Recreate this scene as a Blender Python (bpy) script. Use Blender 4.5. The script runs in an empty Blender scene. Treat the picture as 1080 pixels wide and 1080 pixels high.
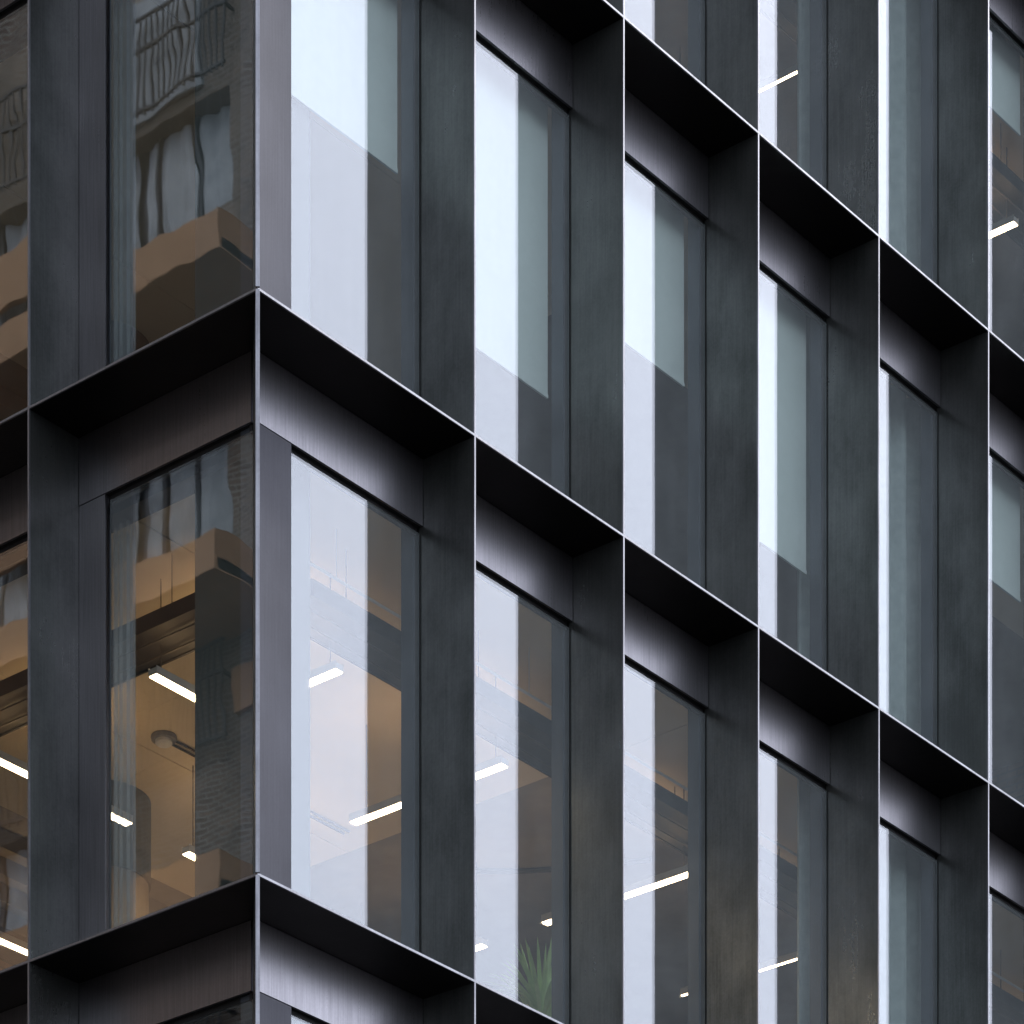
import bpy, bmesh, math, random
from mathutils import Vector, Matrix
random.seed(7)
S = bpy.context.scene
COL = S.collection

# ------------------------------------------------------------------ camera
TH = math.radians(39.3)                       # view axis, from the long facade's direction
VX, VY = math.cos(TH), math.sin(TH)
CAMZ = 1.7
cam_d = bpy.data.cameras.new('camera'); cam = bpy.data.objects.new('camera', cam_d); COL.objects.link(cam)
cam.location = (-23.4*VX + 1.65*VY, -23.4*VY - 1.65*VX, CAMZ)
cam.rotation_euler = (math.radians(90), 0, TH - math.radians(90))
cam_d.sensor_width = 36; cam_d.lens = 3804/1080*36
cam_d.shift_x = 0; cam_d.shift_y = (2590-540)/1080
cam_d.clip_end = 3000; cam_d.clip_start = 0.1
S.camera = cam

# ------------------------------------------------------------------ sky, sun, exposure
SUN_EL = math.radians(46); SUN_AZ = math.radians(104)      # azimuth clockwise from +Y
w = bpy.data.worlds.new('World'); S.world = w; w.use_nodes = True
nt = w.node_tree; nt.nodes.clear()
sky = nt.nodes.new('ShaderNodeTexSky'); sky.sky_type = 'NISHITA'; sky.sun_disc = False
sky.sun_elevation = SUN_EL; sky.sun_rotation = SUN_AZ
sky.air_density = 1.0; sky.dust_density = 3.0; sky.ozone_density = 1.0
hs = nt.nodes.new('ShaderNodeHueSaturation'); hs.inputs['Saturation'].default_value = 0.42
bg = nt.nodes.new('ShaderNodeBackground'); bg.inputs[1].default_value = 0.10
wo = nt.nodes.new('ShaderNodeOutputWorld')
nt.links.new(sky.outputs[0], hs.inputs['Color'])
wb = nt.nodes.new('ShaderNodeMixRGB'); wb.blend_type = 'MULTIPLY'; wb.inputs[0].default_value = 1; wb.inputs[2].default_value = (.92, .95, 1.07, 1)   # cool overcast air
nt.links.new(hs.outputs[0], wb.inputs[1])
oc = nt.nodes.new('ShaderNodeMixRGB'); oc.inputs[0].default_value = .5; oc.inputs[2].default_value = (6.6, 7.0, 7.9, 1)      # thin even overcast over the clear sky
nt.links.new(wb.outputs[0], oc.inputs[1]); nt.links.new(oc.outputs[0], bg.inputs[0]); nt.links.new(bg.outputs[0], wo.inputs[0])
sd = bpy.data.lights.new('sun', 'SUN'); sd.energy = 0.5; sd.angle = math.radians(20); sd.color = (1, .97, .93)
so = bpy.data.objects.new('sun', sd); COL.objects.link(so)
sv = Vector((math.sin(SUN_AZ)*math.cos(SUN_EL), math.cos(SUN_AZ)*math.cos(SUN_EL), math.sin(SUN_EL)))
so.rotation_euler = (-sv).to_track_quat('-Z', 'Y').to_euler(); so.location = (0, 0, 60)
S.view_settings.view_transform = 'Standard'; S.view_settings.look = 'None'
S.view_settings.exposure = 1.86; S.view_settings.gamma = 1
S.render.engine = 'CYCLES'
S.cycles.max_bounces = 10; S.cycles.diffuse_bounces = 4; S.cycles.glossy_bounces = 6
S.cycles.transparent_max_bounces = 24; S.cycles.sample_clamp_indirect = 6
S.cycles.use_denoising = True

# ------------------------------------------------------------------ materials
class N:
    """small helper round a node tree"""
    def __init__(s, name):
        s.m = bpy.data.materials.new(name); s.m.use_nodes = True; s.t = s.m.node_tree
        s.t.nodes.clear(); s.out = s.t.nodes.new('ShaderNodeOutputMaterial')
    def n(s, typ, **kw):
        o = s.t.nodes.new('ShaderNode'+typ)
        for k, v in kw.items(): setattr(o, k, v)
        return o
    def l(s, a, b): s.t.links.new(a, b)
    def pos(s, scale):
        g = s.n('NewGeometry'); m = s.n('Mapping'); m.inputs['Scale'].default_value = scale
        s.l(g.outputs['Position'], m.inputs['Vector']); return m.outputs[0]
    def noise(s, vec, scale, detail=4, rough=.55):
        o = s.n('TexNoise'); o.inputs['Scale'].default_value = scale; o.inputs['Detail'].default_value = detail
        o.inputs['Roughness'].default_value = rough; s.l(vec, o.inputs['Vector']); return o.outputs['Fac']
    def ramp(s, fac, a, b, p0=.3, p1=.7):
        r = s.n('ValToRGB'); r.color_ramp.elements[0].position = p0; r.color_ramp.elements[1].position = p1
        r.color_ramp.elements[0].color = (*a, 1) if not isinstance(a, float) else (a, a, a, 1)
        r.color_ramp.elements[1].color = (*b, 1) if not isinstance(b, float) else (b, b, b, 1)
        s.l(fac, r.inputs[0]); return r.outputs[0]
    def math(s, op, a, b):
        o = s.n('Math', operation=op)
        for i, v in enumerate((a, b)):
            if isinstance(v, (int, float)): o.inputs[i].default_value = v
            else: s.l(v, o.inputs[i])
        return o.outputs[0]
    def bsdf(s, **kw):
        p = s.n('BsdfPrincipled')
        for k, v in kw.items():
            i = p.inputs[k.replace('_', ' ')]
            if hasattr(v, 'is_linked') or hasattr(v, 'links'): s.l(v, i)
            else: i.default_value = (*v, 1) if isinstance(v, tuple) and len(v) == 3 else v
        s.l(p.outputs[0], s.out.inputs[0]); return p
    def bump(s, h, strength, dist):
        b = s.n('Bump'); b.inputs['Strength'].default_value = strength; b.inputs['Distance'].default_value = dist
        s.l(h, b.inputs['Height']); return b.outputs[0]

def metal(name, lo, hi, rough=(.30, .44), metallic=.9, cloud=1.3, streak=.25, bumpd=.0015):
    k = N(name)
    big = k.noise(k.pos((1, 1, .55)), cloud, 7, .62)
    fine = k.noise(k.pos((70, 70, 1.6)), 1.0, 3, .6)
    grit = k.noise(k.pos((1, 1, 1)), 55, 3, .6)
    f = k.math('ADD', k.math('MULTIPLY', big, 1-streak), k.math('MULTIPLY', fine, streak))
    f2 = k.math('ADD', k.math('MULTIPLY', f, .86), k.math('MULTIPLY', grit, .14))
    oi = k.n('ObjectInfo'); f2 = k.math('ADD', f2, k.math('MULTIPLY', k.math('SUBTRACT', oi.outputs['Random'], .5), .07))
    c = k.ramp(f2, lo, hi, .36, .64)
    r = k.ramp(f2, float(rough[1]), float(rough[0]), .35, .65)
    nb = k.bump(fine, .35, bumpd)
    k.bsdf(Base_Color=c, Metallic=metallic, Roughness=r, Normal=nb)
    return k.m

def plain(name, a, b=None, rough=.6, scale=3, metallic=0., bump=0):
    k = N(name); f = k.noise(k.pos((1, 1, 1)), scale, 5, .6)
    b = b or tuple(x*1.25 for x in a)
    kw = {}
    if bump: kw['Normal'] = k.bump(f, .5, bump)
    k.bsdf(Base_Color=k.ramp(f, a, b), Roughness=rough, Metallic=metallic, **kw)
    return k.m

def emit(name, col, strength):
    k = N(name); e = k.n('Emission'); e.inputs[0].default_value = (*col, 1); e.inputs[1].default_value = strength
    k.l(e.outputs[0], k.out.inputs[0]); return k.m

def glass(name, f0, tint, wave, veil, rough=.0):
    k = N(name)
    h = k.noise(k.pos((1, 1, .8)), 1.1, 2, .5)
    nb = k.bump(h, 1.0, wave)
    g = k.n('BsdfGlossy'); g.inputs['Roughness'].default_value = rough; g.inputs[0].default_value = (.93, .955, 1, 1); k.l(nb, g.inputs['Normal'])
    t = k.n('BsdfTransparent'); t.inputs[0].default_value = (*tint, 1)
    ge = k.n('NewGeometry'); d = k.n('VectorMath', operation='DOT_PRODUCT')
    k.l(ge.outputs['Incoming'], d.inputs[0]); k.l(ge.outputs['Normal'], d.inputs[1])
    c = k.math('ABSOLUTE', d.outputs['Value'], 0); q = k.math('SUBTRACT', 1.0, c); q5 = k.math('POWER', q, 5.0)
    fr = k.math('ADD', k.math('MULTIPLY', q5, 1-f0), f0)
    mx = k.n('MixShader'); k.l(fr, mx.inputs[0]); k.l(t.outputs[0], mx.inputs[1]); k.l(g.outputs[0], mx.inputs[2])
    df = k.n('BsdfDiffuse'); df.inputs[0].default_value = (.50, .54, .56, 1)          # thin pale diffuse film, in vertical streaks and patches
    st = k.noise(k.pos((9, 9, .5)), 1.0, 5, .6); cl = k.noise(k.pos((1, 1, 1)), 1.6, 5, .6)
    da = k.math('MULTIPLY', k.math('ADD', k.math('MULTIPLY', st, .8), k.math('MULTIPLY', cl, 1.2)), veil)
    m2 = k.n('MixShader'); k.l(da, m2.inputs[0]); k.l(mx.outputs[0], m2.inputs[1]); k.l(df.outputs[0], m2.inputs[2])
    k.l(m2.outputs[0], k.out.inputs[0]); return k.m

def brick(name, a, b, mortar, axis_yz=True):
    k = N(name); g = k.n('NewGeometry'); sx = k.n('SeparateXYZ'); cx = k.n('CombineXYZ')
    k.l(g.outputs['Position'], sx.inputs[0])
    k.l(k.math('ADD', sx.outputs['X'], sx.outputs['Y']), cx.inputs[0]); k.l(sx.outputs['Z'], cx.inputs[1])
    bt = k.n('TexBrick'); k.l(cx.outputs[0], bt.inputs['Vector'])
    bt.inputs['Color1'].default_value = (*a, 1); bt.inputs['Color2'].default_value = (*b, 1); bt.inputs['Mortar'].default_value = (*mortar, 1)
    bt.inputs['Scale'].default_value = 1; bt.inputs['Brick Width'].default_value = .23; bt.inputs['Row Height'].default_value = .075
    bt.inputs['Mortar Size'].default_value = .012
    nz = k.noise(k.pos((1, 1, 1)), .9, 5, .6)
    mx = k.n('MixRGB', blend_type='MULTIPLY'); mx.inputs[0].default_value = 1
    k.l(bt.outputs['Color'], mx.inputs[1]); k.l(k.ramp(nz, .6, 1.3), mx.inputs[2])
    k.bsdf(Base_Color=mx.outputs[0], Roughness=.85, Normal=k.bump(bt.outputs['Fac'], -.4, .01)); return k.m

M = dict(
    fin=metal('dark patinated metal', (.057, .061, .058), (.130, .136, .130), (.26, .38), .8, 1.7, .22),
    header=metal('dark brushed metal', (.20, .194, .208), (.29, .28, .30), (.26, .36), .97, .8, .55, .002),
    jamb=metal('grey lilac metal', (.036, .036, .042), (.052, .052, .060), (.36, .46), .9, 1.2, .25),
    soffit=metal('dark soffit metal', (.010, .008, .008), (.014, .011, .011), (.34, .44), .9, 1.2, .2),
    edge=metal('pale cut metal edge', (.13, .13, .14), (.27, .27, .29), (.30, .42), .9, 3, .4),
    gasket=plain('black gasket', (.008, .008, .009), rough=.7),
    mullion=plain('slate window frame', (.050, .060, .076), (.058, .070, .088), .45, 1.0),
    glass=glass('clear coated glass', .126, (.965, .985, .978), .0006, .034),
    glass_wavy=glass('slightly wavy coated glass', .092, (.925, .95, .938), .0013, .007),
    glassedge=plain('dark green glass edge', (.012, .022, .020), rough=.5),
    concrete=plain('brown grey concrete soffit', (.17, .145, .125), (.27, .235, .20), .85, 1.4, bump=.004),
    raft=plain('cream plaster ceiling', (.62, .50, .355), (.69, .565, .41), .85, 1.2),
    column=plain('dark green grey column cladding', (.030, .040, .040), (.040, .052, .052), .5, 1.5),
    drum=plain('olive column collar', (.065, .062, .045), (.085, .08, .06), .7, 2),
    plaster=plain('tan plaster', (.27, .20, .125), (.32, .24, .155), .85, 1.5),
    floor=plain('grey brown carpet', (.27, .26, .24), (.36, .35, .33), .95, 9),
    duct=plain('black cable duct', (.010, .010, .011), (.020, .019, .019), .6, 6),
    cable=plain('dark cable', (.05, .043, .036), rough=.5),
    pipe=plain('pale steel conduit', (.55, .56, .57), rough=.35, metallic=.6),
    white=plain('white plastic', (.62, .60, .57), rough=.5),
    grey=plain('grey plastic', (.18, .17, .16), rough=.5),
    lampbody=plain('white lamp housing', (.5, .48, .45), rough=.5),
    lamp=emit('lamp diffuser', (1.0, .73, .46), 5.8),
    uplight=emit('lamp uplight', (1.0, .64, .34), 5.4),
    blind=plain('pale grey green blind fabric', (.52, .585, .56), (.55, .615, .59), .9, 14),
    curtain=plain('grey green curtain fabric', (.30, .35, .35), (.38, .44, .43), .9, 10),
    leaf=plain('palm leaf', (.30, .47, .17), (.46, .62, .27), .5, 8),
    pot=plain('terracotta pot', (.32, .14, .08), rough=.7),
    soil=plain('dark soil', (.03, .022, .016), rough=.95),
    corewall=brick('brown interior brick', (.16, .10, .065), (.22, .14, .09), (.10, .085, .07)),
    brick=brick('dark brown brick', (.075, .055, .040), (.135, .10, .072), (.175, .165, .145)),
    tan=plain('tan balcony boarding', (.26, .145, .07), (.34, .195, .10), .7, 2),
    darkmetal=plain('black painted railing', (.012, .013, .015), rough=.45),
    voile=plain('pale curtain', (.22, .25, .27), (.36, .39, .41), .9, 3),
    darkglass=plain('dark window glass', (.015, .018, .020), rough=.12),
    asphalt=plain('asphalt', (.035, .035, .036), (.06, .06, .06), .9, 30, bump=.004),
    paving=plain('stone paving', (.14, .135, .13), (.19, .185, .175), .85, 5),
    kerb=plain('kerb stone', (.22, .215, .21), rough=.85),
)

k = N('translucent pale fin reflection'); a_ = k.n('BsdfTransparent'); b_ = k.n('BsdfDiffuse'); b_.inputs[0].default_value = (.62, .68, .72, 1)  # pale see-through colour for the painted fin reflection
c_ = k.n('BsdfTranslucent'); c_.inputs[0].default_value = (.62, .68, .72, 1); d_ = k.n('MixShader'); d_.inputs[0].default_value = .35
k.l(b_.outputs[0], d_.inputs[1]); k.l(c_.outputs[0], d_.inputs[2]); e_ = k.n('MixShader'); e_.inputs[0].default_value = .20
k.l(a_.outputs[0], e_.inputs[1]); k.l(d_.outputs[0], e_.inputs[2]); k.l(e_.outputs[0], k.out.inputs[0]); M['fin_reflection'] = k.m

# ------------------------------------------------------------------ mesh helpers
def box(bm, x0, x1, y0, y1, z0, z1):
    v = [bm.verts.new((x, y, z)) for z in (z0, z1) for x, y in ((x0, y0), (x1, y0), (x1, y1), (x0, y1))]
    for f in ((3, 2, 1, 0), (4, 5, 6, 7), (0, 1, 5, 4), (1, 2, 6, 5), (2, 3, 7, 6), (3, 0, 4, 7)):
        bm.faces.new([v[i] for i in f])
def prism(bm, pts, z0, z1):
    a = [bm.verts.new((x, y, z0)) for x, y in pts]; b = [bm.verts.new((x, y, z1)) for x, y in pts]
    bm.faces.new(a[::-1]); bm.faces.new(b); n = len(pts)
    for i in range(n): bm.faces.new((a[i], a[(i+1) % n], b[(i+1) % n], b[i]))
def tube(bm, p, q, r, seg=8):
    p, q = Vector(p), Vector(q); d = (q-p).normalized(); u = d.orthogonal().normalized(); v = d.cross(u)
    A = [bm.verts.new(p + r*(math.cos(a)*u + math.sin(a)*v)) for a in (2*math.pi*i/seg for i in range(seg))]
    B = [bm.verts.new(q + r*(math.cos(a)*u + math.sin(a)*v)) for a in (2*math.pi*i/seg for i in range(seg))]
    for i in range(seg): bm.faces.new((A[i], A[(i+1) % seg], B[(i+1) % seg], B[i]))
    bm.faces.new(A[::-1]); bm.faces.new(B)
def lathe(bm, prof, seg=28, c=(0, 0)):
    R = []
    for r, z in prof: R.append([bm.verts.new((c[0]+r*math.cos(2*math.pi*i/seg), c[1]+r*math.sin(2*math.pi*i/seg), z)) for i in range(seg)])
    for a, b in zip(R, R[1:]):
        for i in range(seg): bm.faces.new((a[i], a[(i+1) % seg], b[(i+1) % seg], b[i]))
    bm.faces.new(R[0][::-1]); bm.faces.new(R[-1])
def mesh(name, bm, mat, smooth=False):
    bmesh.ops.recalc_face_normals(bm, faces=bm.faces); me = bpy.data.meshes.new(name); bm.to_mesh(me); bm.free()
    me.materials.append(mat)
    if smooth:
        for p in me.polygons: p.use_smooth = True
    return me
def link(name, me, parent=None, loc=(0, 0, 0)):
    o = bpy.data.objects.new(name, me); COL.objects.link(o); o.location = loc
    if parent: o.parent = parent
    return o
def obj(name, bm, mat, parent=None, loc=(0, 0, 0), smooth=False): return link(name, mesh(name, bm, mat, smooth), parent, loc)
def tag(o, label=None, cat=None, group=None, kind=None):
    if label: o['label'] = label
    if cat: o['category'] = cat
    if group: o['group'] = group
    if kind: o['kind'] = kind
    return o
def thing(name, label, cat, loc=(0, 0, 0), group=None):
    o = bpy.data.objects.new(name, None); COL.objects.link(o); o.location = loc; o.empty_display_size = .2
    return tag(o, label, cat, group)
def boxobj(name, c, mat, parent=None):
    bm = bmesh.new(); box(bm, *c); return obj(name, bm, mat, parent)

# ------------------------------------------------------------------ ground
tag(boxobj('ground', (-400, 400, -400, 400, -.30, -.004), M['asphalt']), kind='structure')
tag(boxobj('road', (-13.5, -3.5, -300, 300, -.004, .004), M['asphalt']), kind='structure')
bm = bmesh.new(); prism(bm, [(-3.2, -3.2), (200, -3.2), (200, 200), (-3.2, 200)], .004, .14)
tag(obj('pavement', bm, M['paving']), kind='structure')
bm = bmesh.new(); prism(bm, [(-3.38, -3.38), (200, -3.38), (200, -3.203), (-3.203, -3.203), (-3.203, 200), (-3.38, 200)], .004, .15)
tag(obj('kerb', bm, M['kerb']), kind='structure')

# ------------------------------------------------------------------ the office building
BLD = thing('office_building', 'dark metal office building with a grid of deep fins and ledges around tall windows', 'office building')
FH = 3.80
L1 = CAMZ + 14.07
LEVELS = [L1 + FH*2, L1 + FH, L1, L1 - FH, L1 - 2*FH]        # ledge heights, top to bottom
RB = [0, 2.20, 3.90, 5.60, 7.27, 8.93, 10.60, 12.27, 13.94, 15.61]
LB = [0, 2.16, 3.85, 5.54, 7.23, 8.92]
D = .49                                                       # recess depth
T = .013                                                      # plate thickness
XE, YE = RB[-1], LB[-1]

def fbox(bm, side, u0, u1, w0, w1, z0, z1):
    if side == 'R': box(bm, u0, u1, w0, w1, z0, z1)
    else: box(bm, w0, w1, u0, u1, z0, z1)
def off(side, u, w, z): return (u, w, z) if side == 'R' else (w, u, z)

CACHE = {}
def shared(key, build, mat, rim=None):
    if key not in CACHE:
        bm = bmesh.new(); build(bm); me = CACHE[key] = mesh(key[0], bm, mat)
        if rim:                                    # the cut edges of a pane: all faces but the two large ones
            me.materials.append(rim); big = max(p.area for p in me.polygons)
            for p in me.polygons: p.material_index = 0 if p.area > .9*big else 1
    return CACHE[key]

# ledges: one mitred plate per level and facade, with its pale cut edge
for zl in LEVELS:
    for side in 'RL':
        E = XE if side == 'R' else YE
        pts = [(T, T), (E, T), (E, D+.03), (D+.03, D+.03)]
        ed = [(.0, .0), (E, .0), (E, T), (T, T)]
        if side == 'L': pts = [(b, a) for a, b in pts]; ed = [(b, a) for a, b in ed]
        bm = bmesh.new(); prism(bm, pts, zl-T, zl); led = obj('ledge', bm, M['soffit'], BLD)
        bm = bmesh.new(); prism(bm, ed, zl-T-.002, zl+.001); obj('edge_strip', bm, M['edge'], led)

for si in range(len(LEVELS)-1):
    zt, zb = LEVELS[si]-T-.003, LEVELS[si+1]+.002
    h = zt-zb
    # corner fin on the diagonal
    s = .0085
    bm = bmesh.new(); prism(bm, [(.02-s, .02+s), (.02+s, .02-s), (D+s, D-s), (D-s, D+s)], 0, h)
    cf = obj('corner_fin', bm, M['fin'], BLD, (0, 0, zb))
    bm = bmesh.new(); s = .0095; prism(bm, [(-.004-s, -.004+s), (-.004+s, -.004-s), (.019+s, .019-s), (.019-s, .019+s)], 0, h)
    obj('edge_strip', bm, M['edge'], cf, (0, 0, 0))
    for side in 'RL':
        B = RB if side == 'R' else LB
        for u in B[1:]:
            def fin(bm): fbox(bm, side, -T/2, T/2, T, D+.02, 0, h)
            f = link('fin', shared(('fin', side), fin, M['fin']), BLD, off(side, u, 0, zb))
            def fe(bm): fbox(bm, side, -T/2-.001, T/2+.001, 0, T, 0, h)
            link('edge_strip', shared(('edge_strip', side), fe, M['edge']), f)
        for bi in range(len(B)-1):
            u0, u1 = B[bi]+T/2+.001, B[bi+1]-T/2-.001
            first = bi == 0
            if first: u0 = D+.012
            W = u1-u0
            o = lambda z: off(side, u0, 0, z)
            hh = .47
            # header panel, seam on the right-hand end
            link('header_panel', shared(('header_panel', side, round(W, 3)), lambda bm: fbox(bm, side, .003, W-.004, D-.02, D, -hh, 0), M['header']), BLD, o(zt))
            # black gap above the glass and round it
            link('gasket', shared(('gasket', side, round(W, 3)), lambda bm: (fbox(bm, side, .0, W, D+.035, D+.06, -hh-.05, 0), fbox(bm, side, .0, W, D+.002, D+.034, -hh+.004, 0), fbox(bm, side, W-.0105 if side == 'R' else .0, W if side == 'R' else .0105, D+.012, D+.0515, -h, -hh-.052)), M['gasket']), BLD, o(zt))
            jw = .33 if (first and side == 'R') else (.30 if side == 'R' else .26)
            if side == 'R': ja, jb, ga, gb = 0, jw, jw+.004, W-.012
            else: ja, jb, ga, gb = W-jw, W, .012, W-jw-.022
            jh = h-hh-.006
            link('jamb_panel', shared(('jamb_panel', side, first), lambda bm: fbox(bm, side, ja+.002, jb-.002, D-.018, D+.02, 0, jh), M['jamb'] if side == 'R' else M['header']), BLD, o(zb))
            gh = h-hh-.045
            def frame(bm):
                fbox(bm, side, W-.03, W+.001, D+.052, D+.16, 0, h-.30)           # mullion behind the glass at the fin line
                fbox(bm, side, -.001 if not first else .02, .03, D+.052, D+.16, 0, h-.30)
                fbox(bm, side, .03, W-.03, D+.062, D+.12, 0, .05)
            if side == 'L': 
                def frame(bm):
                    fbox(bm, side, W-jw+.13, W+.001, D+.052, D+.16, 0, h-.30)
                    fbox(bm, side, .0 if not first else .02, .03, D+.052, D+.16, 0, h-.30)
                    fbox(bm, side, .03, W-jw+.13, D+.062, D+.12, 0, .05)
            win = link('window', shared(('window_frame', side, round(W, 3), first), frame, M['mullion']), BLD, o(zb))
            link('glass_pane', shared(('glass_pane', side, round(W, 3)), lambda bm: fbox(bm, side, ga, gb, D+.008, D+.020, .004, gh), M['glass'] if side == 'R' else M['glass_wavy'], M['glassedge']), win)
            if side == 'L':   # black blind box inside the head of the window
                link('blind_box', shared(('blind_box', side, round(W, 3)), lambda bm: fbox(bm, side, .005, W-.005, D+.17, D+.34, h-hh-.03, h-.24), M['gasket']), win)

# slabs, ceilings, cores
SLABX, SLABY = XE-.02, YE-.02
for i, zl in enumerate(LEVELS):
    boxobj('floor_slab', (D+.065, SLABX, D+.065, SLABY, zl-.10, zl+.05), M['concrete'], BLD)
    boxobj('floor_covering', (D+.17, SLABX-.1, D+.17, SLABY-.1, zl+.053, zl+.06), M['floor'], BLD)
for zl in LEVELS[:-1]:
    boxobj('spandrel_backing', (D+.065, SLABX, D+.065, D+.10, zl-.36, zl-.103), M['gasket'], BLD)
    boxobj('spandrel_backing', (D+.065, D+.10, D+.103, SLABY, zl-.36, zl-.103), M['gasket'], BLD)
    bm = bmesh.new()
    zr = zl-.22                                                   # cream ceiling rafts, open joints between them
    for (x0, x1, y0, y1) in ((.62, 6.15, .62, 2.32), (.62, 6.15, 2.33, 4.72), (.62, 6.15, 4.73, 6.40), (6.16, 9.5, .62, 2.25), (9.51, SLABX-.1, .62, 2.25)):
        box(bm, x0, x1, y0, y1, zr, zr+.06)
    obj('ceiling_raft', bm, M['raft'], BLD)
    bm = bmesh.new()
    for y in (6.9, 7.3, 7.7, 8.1): box(bm, .7, SLABX-.1, y, y+.09, zl-.26, zl-.10)
    obj('ceiling_joists', bm, M['concrete'], BLD)
boxobj('rear_wall', (.6, XE, YE+.01, YE+.25, 4.5, LEVELS[0]), M['corewall'], BLD)
boxobj('end_wall', (XE+.02, XE+.25, 0, YE+.25, 4.5, LEVELS[0]), M['corewall'], BLD)
bm = bmesh.new(); prism(bm, [(.0, .0), (XE+.25, 0), (XE+.25, YE+.25), (0, YE+.25)], LEVELS[0]+.06, LEVELS[0]+1.0); obj('parapet', bm, M['header'], BLD)
bm = bmesh.new(); prism(bm, [(D, D), (XE+.25, D), (XE+.25, YE+.25), (D, YE+.25)], .141, LEVELS[-1]-.11); obj('podium', bm, M['header'], BLD)
# square corner column, inside the glass
for si in range(len(LEVELS)-1):
    boxobj('corner_column', (.72, 1.29, .72, 1.27, LEVELS[si+1]+.061, LEVELS[si]-.23), M['column'], BLD)
# round column with an olive collar at the ceiling
for si in range(len(LEVELS)-1):
    zc = LEVELS[si]-.225
    bm = bmesh.new(); lathe(bm, [(.40, LEVELS[si+1]+.061), (.40, zc-.70)], 40, (4.12, 5.69)); rc = obj('round_column', bm, M['plaster'], BLD, smooth=False)
    bm = bmesh.new(); lathe(bm, [(.42, zc-.70), (.42, zc)], 40, (4.12, 5.69)); obj('collar', bm, M['drum'], rc)

# ------------------------------------------------------------------ interior fittings
def floor_z(si): return LEVELS[si+1]+.06
def ceil_z(si): return LEVELS[si]-.22
# perimeter cable ducts on the lower storey (si=2) and the top (si=0)
def duct(si, along, a0, a1, c0, c1, label):
    z0 = LEVELS[si]-.22-.50
    t = thing('cable_duct', label, 'cable duct', (0, 0, 0), 'black cable ducts under the office ceilings')
    def bb(bm, a0, a1, c0, c1, z0, z1):
        if along == 'x': box(bm, a0, a1, c0, c1, z0, z1)
        else: box(bm, c0, c1, a0, a1, z0, z1)
    bm = bmesh.new(); bb(bm, a0, a1, c0, c0+.02, z0, z0+.12); bb(bm, a0, a1, c1-.02, c1, z0, z0+.12)
    bb(bm, a0, a1, c0+.02, c1-.02, z0+.008, z0+.02)
    obj('tray', bm, M['duct'], t)
    bm = bmesh.new()
    for j in range(9):
        c = c0+.05+(c1-c0-.1)*j/8; r = random.uniform(.012, .026)
        prev = None; zz = -.022 if j in (2, 6) else .022; r = .008 if zz < 0 else r
        n = 14
        for i in range(n):
            u = a0+.01+(a1-a0-.02)*i/(n-1); cc = c+random.uniform(-.003, .003); p = (u, cc, z0+zz+r) if along == 'x' else (cc, u, z0+zz+r)
            if prev: tube(bm, prev, p, r, 6)
            prev = p
    obj('cables', bm, M['cable'], t)
    bm = bmesh.new(); bb(bm, a0, a1, c0+.025, c1-.025, z0+.09, z0+.115); obj('cover', bm, M['duct'], t)
    a = a0+.4
    bm = bmesh.new()
    while a < a1:
        for c in (c0+.03, c1-.03):
            p = (a, c) if along == 'x' else (c, a); tube(bm, (*p, z0+.1), (*p, LEVELS[si]-.223), .004, 5)
        a += 1.5
    obj('hangers', bm, M['cable'], t)
duct(2, 'y', 2.05, 8.2, 1.66, 2.10, 'black cable duct under the ceiling beside the lower corner window on the left')
duct(2, 'x', 2.05, 14.5, 1.40, 1.84, 'black cable duct under the ceiling along the lower windows right of the corner')
duct(0, 'x', 2.05, 14.5, 1.40, 1.84, 'black cable duct in the top storey behind the lit lamps')
bm = bmesh.new(); tube(bm, (1.5, 1.30, ceil_z(2)-.36), (14, 1.30, ceil_z(2)-.36), .011, 8)
for x in (2.2, 4.4, 6.6, 8.8, 11, 13): tube(bm, (x, 1.30, ceil_z(2)-.36), (x, 1.30, ceil_z(2)-.002), .004, 5)
tag(obj('conduit', bm, M['pipe']), 'thin pale steel conduit hung under the ceiling along the lower windows', 'conduit')
bm = bmesh.new(); pr = None
for i in range(24):
    a = i/23; p = (6.6+1.5*a, 4.5-1.6*a+.5*math.sin(a*3.1), LEVELS[2]-.125)
    if pr: tube(bm, pr, p, .022, 7)
    pr = p
tag(obj('ceiling_pipe', bm, M['cable']), 'dark curved pipe fixed to the bare soffit behind the second lower window', 'pipe')

LZ = .77
def lamp(si, along, a0, a1, c, label, group, hw=.042):
    z = ceil_z(si)-LZ
    loc = ((a0+a1)/2, c, z) if along == 'x' else (c, (a0+a1)/2, z)
    L = a1-a0
    t = thing('linear_pendant_lamp', label, 'pendant lamp', loc, group)
    hx, hy = (L/2, hw) if along == 'x' else (hw, L/2); uw = min(.02, hw*.4); cw = min(.032, hw-.006)
    s = .006
    boxes = lambda n, c, m: boxobj(n, c, m, t)
    boxes('housing', (-hx, hx, -hy, hy, .004, .052), M['lampbody'])
    bm = bmesh.new()
    for q0, q1 in ((-hw, -hw+.003), (hw-.003, hw)):
        if along == 'x': box(bm, -L/2, L/2, q0, q1, .0525, .064)
        else: box(bm, q0, q1, -L/2, L/2, .0525, .064)
    obj('rim', bm, M['lampbody'], t)
    boxes('diffuser', (-hx+s, hx-s, -hy+s, hy-s, -.004, .0035), M['lamp'])
    boxes('uplight', (-hx+.03, hx-.03, -uw, uw, .0525, .056) if along == 'x' else (-uw, uw, -hy+.03, hy-.03, .0525, .056), M['uplight'])
    for e in (-1, 1):
        q = e*(L/2-.12); p = (q, cw) if along == 'x' else (cw, q)
        bm = bmesh.new(); tube(bm, (*p, .05), (*p, LZ-.003), .005, 6); obj('cable', bm, M['cable'], t)
    return t
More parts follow.
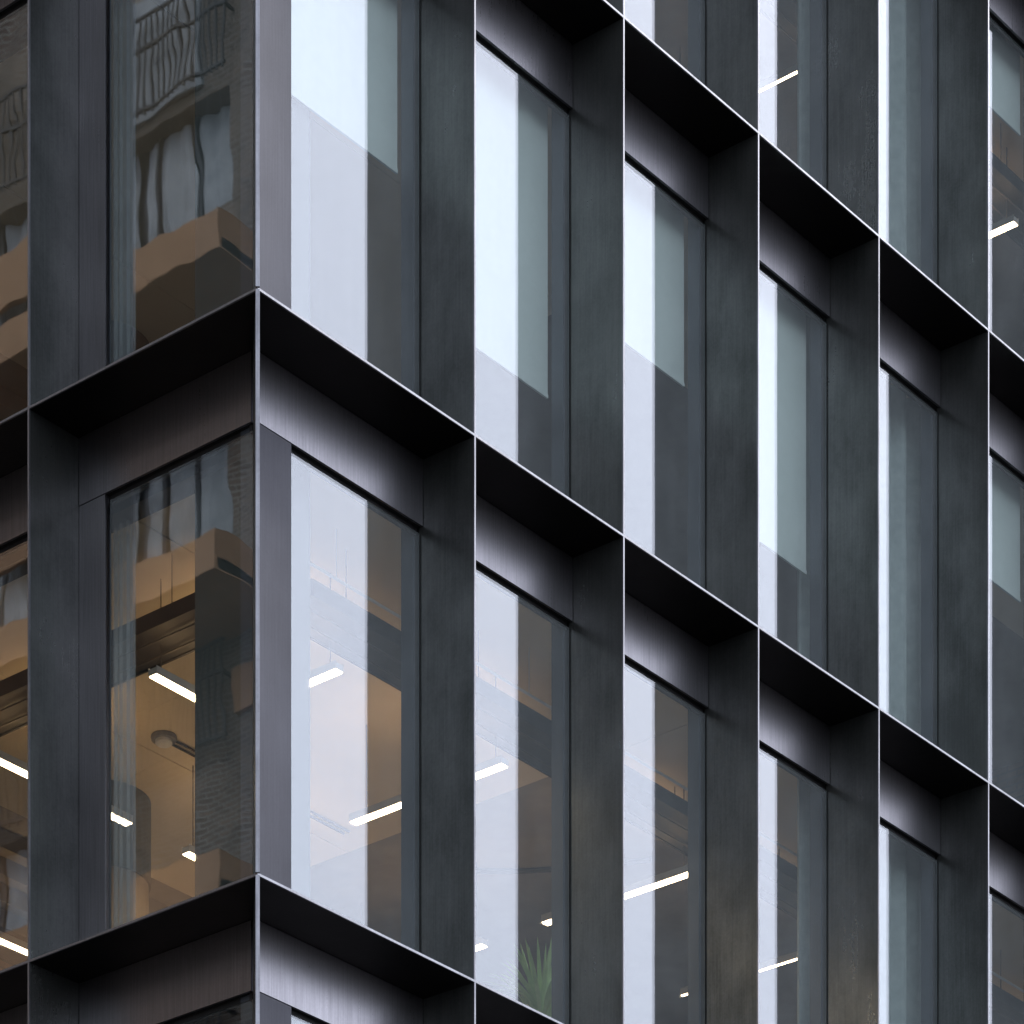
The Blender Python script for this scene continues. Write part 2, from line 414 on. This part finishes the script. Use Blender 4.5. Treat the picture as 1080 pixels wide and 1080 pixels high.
GL = 'linear lamps hung in the lit offices'
lamp(2, 'x', 1.77, 2.50, 2.73, 'lit linear lamp high in the lower window left of the corner, below the black duct', GL)
lamp(2, 'x', 1.77, 3.38, 4.60, 'lit linear lamp crossing the lower far left window and ending before the round column', GL)
lamp(2, 'x', 4.03, 5.60, 4.61, 'lit lamp end on a thin cable, low in the lower window left of the corner', GL)
lamp(2, 'x', 4.03, 5.60, 7.05, 'lit linear lamp at the very bottom of the lower far left window', GL)
lamp(2, 'y', 1.62, 2.95, 2.59, 'short bright lamp end high in the lower window right of the corner', GL)
lamp(2, 'y', 1.62, 3.20, 4.50, 'lit lamp low in the lower window right of the corner, reaching the second', GL)
lamp(2, 'y', 1.62, 3.20, 6.95, 'long lit lamp in the lower third window from the corner', GL)
lamp(2, 'y', 3.87, 5.45, 6.96, 'small lit lamp end low in the lower second window, left of the palm', GL)
lamp(2, 'y', 1.62, 3.20, 8.91, 'lit linear lamp low in the lower fourth window, its inner end in the third', GL, .016)
lamp(2, 'y', 1.62, 3.20, 13.2, 'lit linear lamp deep behind the lower windows at the far right', GL)
lamp(0, 'y', 1.62, 3.20, 8.72, 'lit linear lamp in the top storey window, fourth from the corner', GL, .016)
lamp(0, 'y', 1.45, 3.10, 11.75, 'lit linear lamp in the top storey window at the right edge', GL)

# smoke detector and its surface conduit, on the ceiling behind the lower corner window
t = thing('smoke_detector', 'round white smoke detector on the cream ceiling behind the lower corner window', 'smoke detector', (3.64, 4.47, ceil_z(2)))
bm = bmesh.new(); lathe(bm, [(.103, -.001), (.107, -.015), (.10, -.036)], 32); obj('base', bm, M['grey'], t)
bm = bmesh.new(); lathe(bm, [(.068, -.0365), (.068, -.062), (.05, -.076), (.02, -.08)], 28); obj('sensor_head', bm, M['white'], t)
bm = bmesh.new(); tube(bm, (.11, .03, -.014), (2.2, .03, -.014), .010, 6); tube(bm, (.11, -.03, -.014), (2.2, -.03, -.014), .010, 6); obj('conduit', bm, M['cable'], t)

# roller blinds
def blind(si, b, drop, label):
    u0, u1 = RB[b], RB[b+1]
    if b == 0: u0 = D+.2
    zt = LEVELS[si]-.24; zb = LEVELS[si]-drop
    t = thing('roller_blind', label, 'roller blind', ((u0+u1)/2, D+.20, zt), 'roller blinds in the right hand windows')
    hw = (u1-u0)/2-.035
    bm = bmesh.new(); box(bm, -hw, hw, -.002, .002, zb-zt, 0); obj('fabric', bm, M['blind'], t)
    bm = bmesh.new(); box(bm, -hw, hw, -.008, .008, zb-zt-.03, zb-zt-.001); obj('bottom_bar', bm, M['blind'], t)
    bm = bmesh.new(); tube(bm, (-hw, .035, -.03), (hw, .035, -.03), .03, 14); obj('roller', bm, M['white'], t)
blind(1, 0, 1.70, 'pale roller blind half lowered in the upper window right of the corner')
blind(1, 1, 2.54, 'pale roller blind lowered two thirds in the full height window second from the corner')
blind(1, 2, 1.70, 'pale roller blind half lowered in the middle storey window third from the corner')
blind(1, 3, 2.49, 'pale roller blind lowered two thirds in the middle storey window fourth from the corner')
blind(1, 5, 1.39, 'pale roller blind slightly lowered in the middle storey window at the right edge')
blind(0, 2, 1.30, 'pale roller blind in the top storey window third from the corner')
blind(0, 5, 1.05, 'pale roller blind in the top storey window at the right edge, above a lit lamp')
blind(0, 0, 1.2, 'pale roller blind in the topmost window right of the corner')

def curtain(si, b, drop, label):
    u0, u1 = RB[b]+.05, RB[b+1]+.27; zt = LEVELS[si]-.24; zb = LEVELS[si]-drop
    bm = bmesh.new(); n = 90; prev = None; th = .004
    for i in range(n+1):
        a = i/n; x = u0+(u1-u0)*a; y = .045*math.sin(a*44+.7*math.sin(a*9))
        vs = [bm.verts.new((x-(u0+u1)/2, yy, z)) for yy, z in ((y-th, zb-zt), (y+th, zb-zt), (y+th, 0), (y-th, 0))]
        if prev:
            for j in range(4): bm.faces.new((prev[j], prev[(j+1) % 4], vs[(j+1) % 4], vs[j]))
        else: bm.faces.new(vs)
        prev = vs
    bm.faces.new(prev[::-1])
    tag(obj('curtain', bm, M['curtain'], None, ((u0+u1)/2, D+.33, zt)), label, 'curtain', 'grey curtains in the fifth windows')
curtain(1, 4, FH-.1, 'full length grey green curtain in the middle storey window fifth from the corner')
curtain(2, 4, FH-.1, 'full length grey green curtain in the lowest window fifth from the corner')
curtain(0, 4, FH-.1, 'full length grey green curtain in the top storey window fifth from the corner')

def fin_reflection(si, label):  # added pleated strip, stands in for the fin mirrored in the left pane
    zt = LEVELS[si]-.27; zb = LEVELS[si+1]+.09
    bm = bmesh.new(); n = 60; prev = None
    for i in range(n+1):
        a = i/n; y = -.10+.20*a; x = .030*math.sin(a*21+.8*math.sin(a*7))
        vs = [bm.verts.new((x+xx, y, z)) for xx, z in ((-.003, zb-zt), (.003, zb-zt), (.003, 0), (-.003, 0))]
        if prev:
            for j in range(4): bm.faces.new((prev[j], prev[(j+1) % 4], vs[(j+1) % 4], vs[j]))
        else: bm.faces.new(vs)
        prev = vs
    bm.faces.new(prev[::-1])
    tag(obj('reflection_strip', bm, M['fin_reflection'], None, (.80, 2.045, zt), smooth=True), label, 'curtain', 'strips standing in for fin reflections at the left of the corner windows')
fin_reflection(1, 'pale pleated strip standing in for the fin reflection at the left edge of the upper corner window')
fin_reflection(2, 'pale pleated strip standing in for the fin reflection at the left edge of the lower corner window')

# potted palm
px, py, pz = 4.36, 1.14, floor_z(2)
t = thing('potted_palm', 'green palm with spiky leaves at the foot of the lower second window', 'potted plant', (px, py, pz))
bm = bmesh.new(); lathe(bm, [(.13, 0), (.17, .30), (.185, .31), (.185, .36), (.165, .36), (.160, .33)], 28); obj('pot', bm, M['pot'], t, smooth=True)
bm = bmesh.new(); lathe(bm, [(.155, .325), (.150, .335)], 24); obj('soil', bm, M['soil'], t)
bm = bmesh.new()
for j in range(5):
    a = j*1.3; tube(bm, (.03*math.cos(a), .03*math.sin(a), .33), (.06*math.cos(a), .06*math.sin(a), .62+.04*j), .014, 7)
obj('stem', bm, M['leaf'], t)
bm = bmesh.new()
for j in range(84):
    a = random.uniform(0, 2*math.pi); el = random.uniform(.62, 1.45); ln = random.uniform(.40, .52)+.22*max(0, el-.95); wd = random.uniform(.010, .021)
    base = Vector((.05*math.cos(a), .05*math.sin(a), .58+random.uniform(0, .14)))
    hd = Vector((math.cos(a), math.sin(a), 0)); sd_ = Vector((-math.sin(a), math.cos(a), 0)); prev = None; p = base.copy(); e = el
    for i in range(7):
        f = i/6; wv = wd*(math.sin(math.pi*min(1, .15+.85*f))**.6 if f < 1 else .02)
        up = Vector((0, 0, 1))*.004*(1-f)
        vs = (bm.verts.new(p-sd_*wv+up), bm.verts.new(p-up), bm.verts.new(p+sd_*wv+up))
        if prev: bm.faces.new((prev[0], prev[1], vs[1], vs[0])); bm.faces.new((prev[1], prev[2], vs[2], vs[1]))
        prev = vs; e -= .10*(1.6-el)*(1+f*1.5); p = p + (hd*math.cos(e)+Vector((0, 0, 1))*math.sin(e))*ln/6
obj('leaves', bm, M['leaf'], t, smooth=True)

# ------------------------------------------------------------------ brick building across the street (seen in the left hand glass)
BX = -18.0
t = thing('brick_building', 'brown brick apartment building with tan balconies, seen mirrored in the windows left of the corner', 'apartment building', (BX, 20, 0))
def bb(name, y0, y1, z0, z1, d0, d1, mat, parent=None):
    bm = bmesh.new(); box(bm, d0, d1, y0-20, y1-20, z0, z1); return obj(name, bm, mat, parent or t)
# wall pierced by window recesses: piers and bands
BY0, BY1, BZ1 = -3, 70, 46
wins = []
BFL = 4.62
bays = [(5.3, 7.6), (10.0, 12.3), (14.2, 15.4), (18.45, 20.7), (22.4, 24.7), (27, 29.3), (32, 34.3), (38, 40.3), (45, 47.3), (53, 55.3)]
bm = bmesh.new()
box(bm, -12, -.35, BY0-20, BY1-20, 0, BZ1)
skip = lambda a, p: (p == 18.45 and 22 < a < 26) or (p == 14.2 and a > 22)
rows = [(z+1.9, z+3.5) for z in [30.95+BFL*k for k in range(-6, 3)]]
zprev = 0
for (a, b) in rows:
    box(bm, -.35, 0, BY0-20, BY1-20, zprev, a); zprev = b
    y = BY0
    for (p, q) in bays:
        if skip(a, p): continue
        box(bm, -.35, 0, y-20, p-20, a, b); y = q
    box(bm, -.35, 0, y-20, BY1-20, a, b)
box(bm, -.35, 0, BY0-20, BY1-20, zprev, BZ1)
obj('wall', bm, M['brick'], t)
for ri, (a, b) in enumerate(rows):
    if ri < 2: continue
    for (p, q) in bays[2:8]:
        if skip(a, p): continue
        win = bb('window', p+.003, q-.003, a+.003, b-.003, -.345, -.30, M['darkglass'])
        bm = bmesh.new(); n = 40; pr = None
        half = (q-p)
        for i in range(n+1):
            x = (p-20)+.05+(half-.1)*i/n; d = -.27+.03*math.sin(i*1.1+ri)
            v = (bm.verts.new((d, x, a+.02)), bm.verts.new((d, x, b-.02)))
            if pr and not (14 < i % 20 < 18): bm.faces.new((pr[0], v[0], v[1], pr[1]))
            pr = v
        obj('curtain', bm, M['voile'], win)
        bm = bmesh.new()
        for yy in (p+.003, p+(q-p)*.36, p+(q-p)*.68, q-.063): box(bm, -.295, -.22, yy-20, yy+.06-20, a+.003, b-.003)
        obj('frame', bm, M['darkmetal'], win)
# balconies
for k in range(-3, 3):
    z = 31.05+4.27*k
    for (y0, y1) in ((17.25, 25.5), (30.5, 36)):
        if k == 1 and y0 < 20: continue
        bal = bb('balcony', y0, y1, z, z+.14, .003, 1.45, M['tan'])
        bm = bmesh.new(); box(bm, 1.40, 1.50, y0-20, y1-20, z-.02, z+.52); box(bm, .003, 1.40, y0-20, y0+.1-20, z-.02, z+.52); box(bm, .003, 1.40, y1-.1-20, y1-20, z-.02, z+.52)
        obj('fascia', bm, M['tan'], bal)
# railed window balconettes
for ri, (a, b) in enumerate(rows[2:]):
    for (p, q) in bays[3:6]:
        bm = bmesh.new(); y = p-.1
        box(bm, .20, .24, p-.12-20, q+.12-20, b+.98, b+1.02); box(bm, .20, .24, p-.12-20, q+.12-20, b+.15, b+.19); box(bm, .20, .24, p-.12-20, q+.12-20, b+1.45, b+1.49)
        while y < q+.1: box(bm, .21, .23, y-20, y+.03-20, b+.1, b+1.5); y += .12
        for e in (p-.1, q+.06): box(bm, .003, .20, e-20, e+.04-20, b+.98, b+1.02)
        obj('railing', bm, M['darkmetal'], t)
bb('balcony_door', 19.0, 20.9, 34.62, 36.3, .003, .06, M['voile'])
for (y0, y1, z0, z1) in ((17.75, 18.35, 35.7, 37.0), (17.75, 18.3, 25.7, 26.25), (21.8, 23.4, 33.0, 33.8), (21.6, 23.2, 29.2, 30.0)):
    bb('timber_panel', y0, y1, z0, z1, .003, .10, M['tan'])
bb('cornice', BY0, BY1, BZ1+.003, BZ1+.6, -12.2, .3, M['brick'])
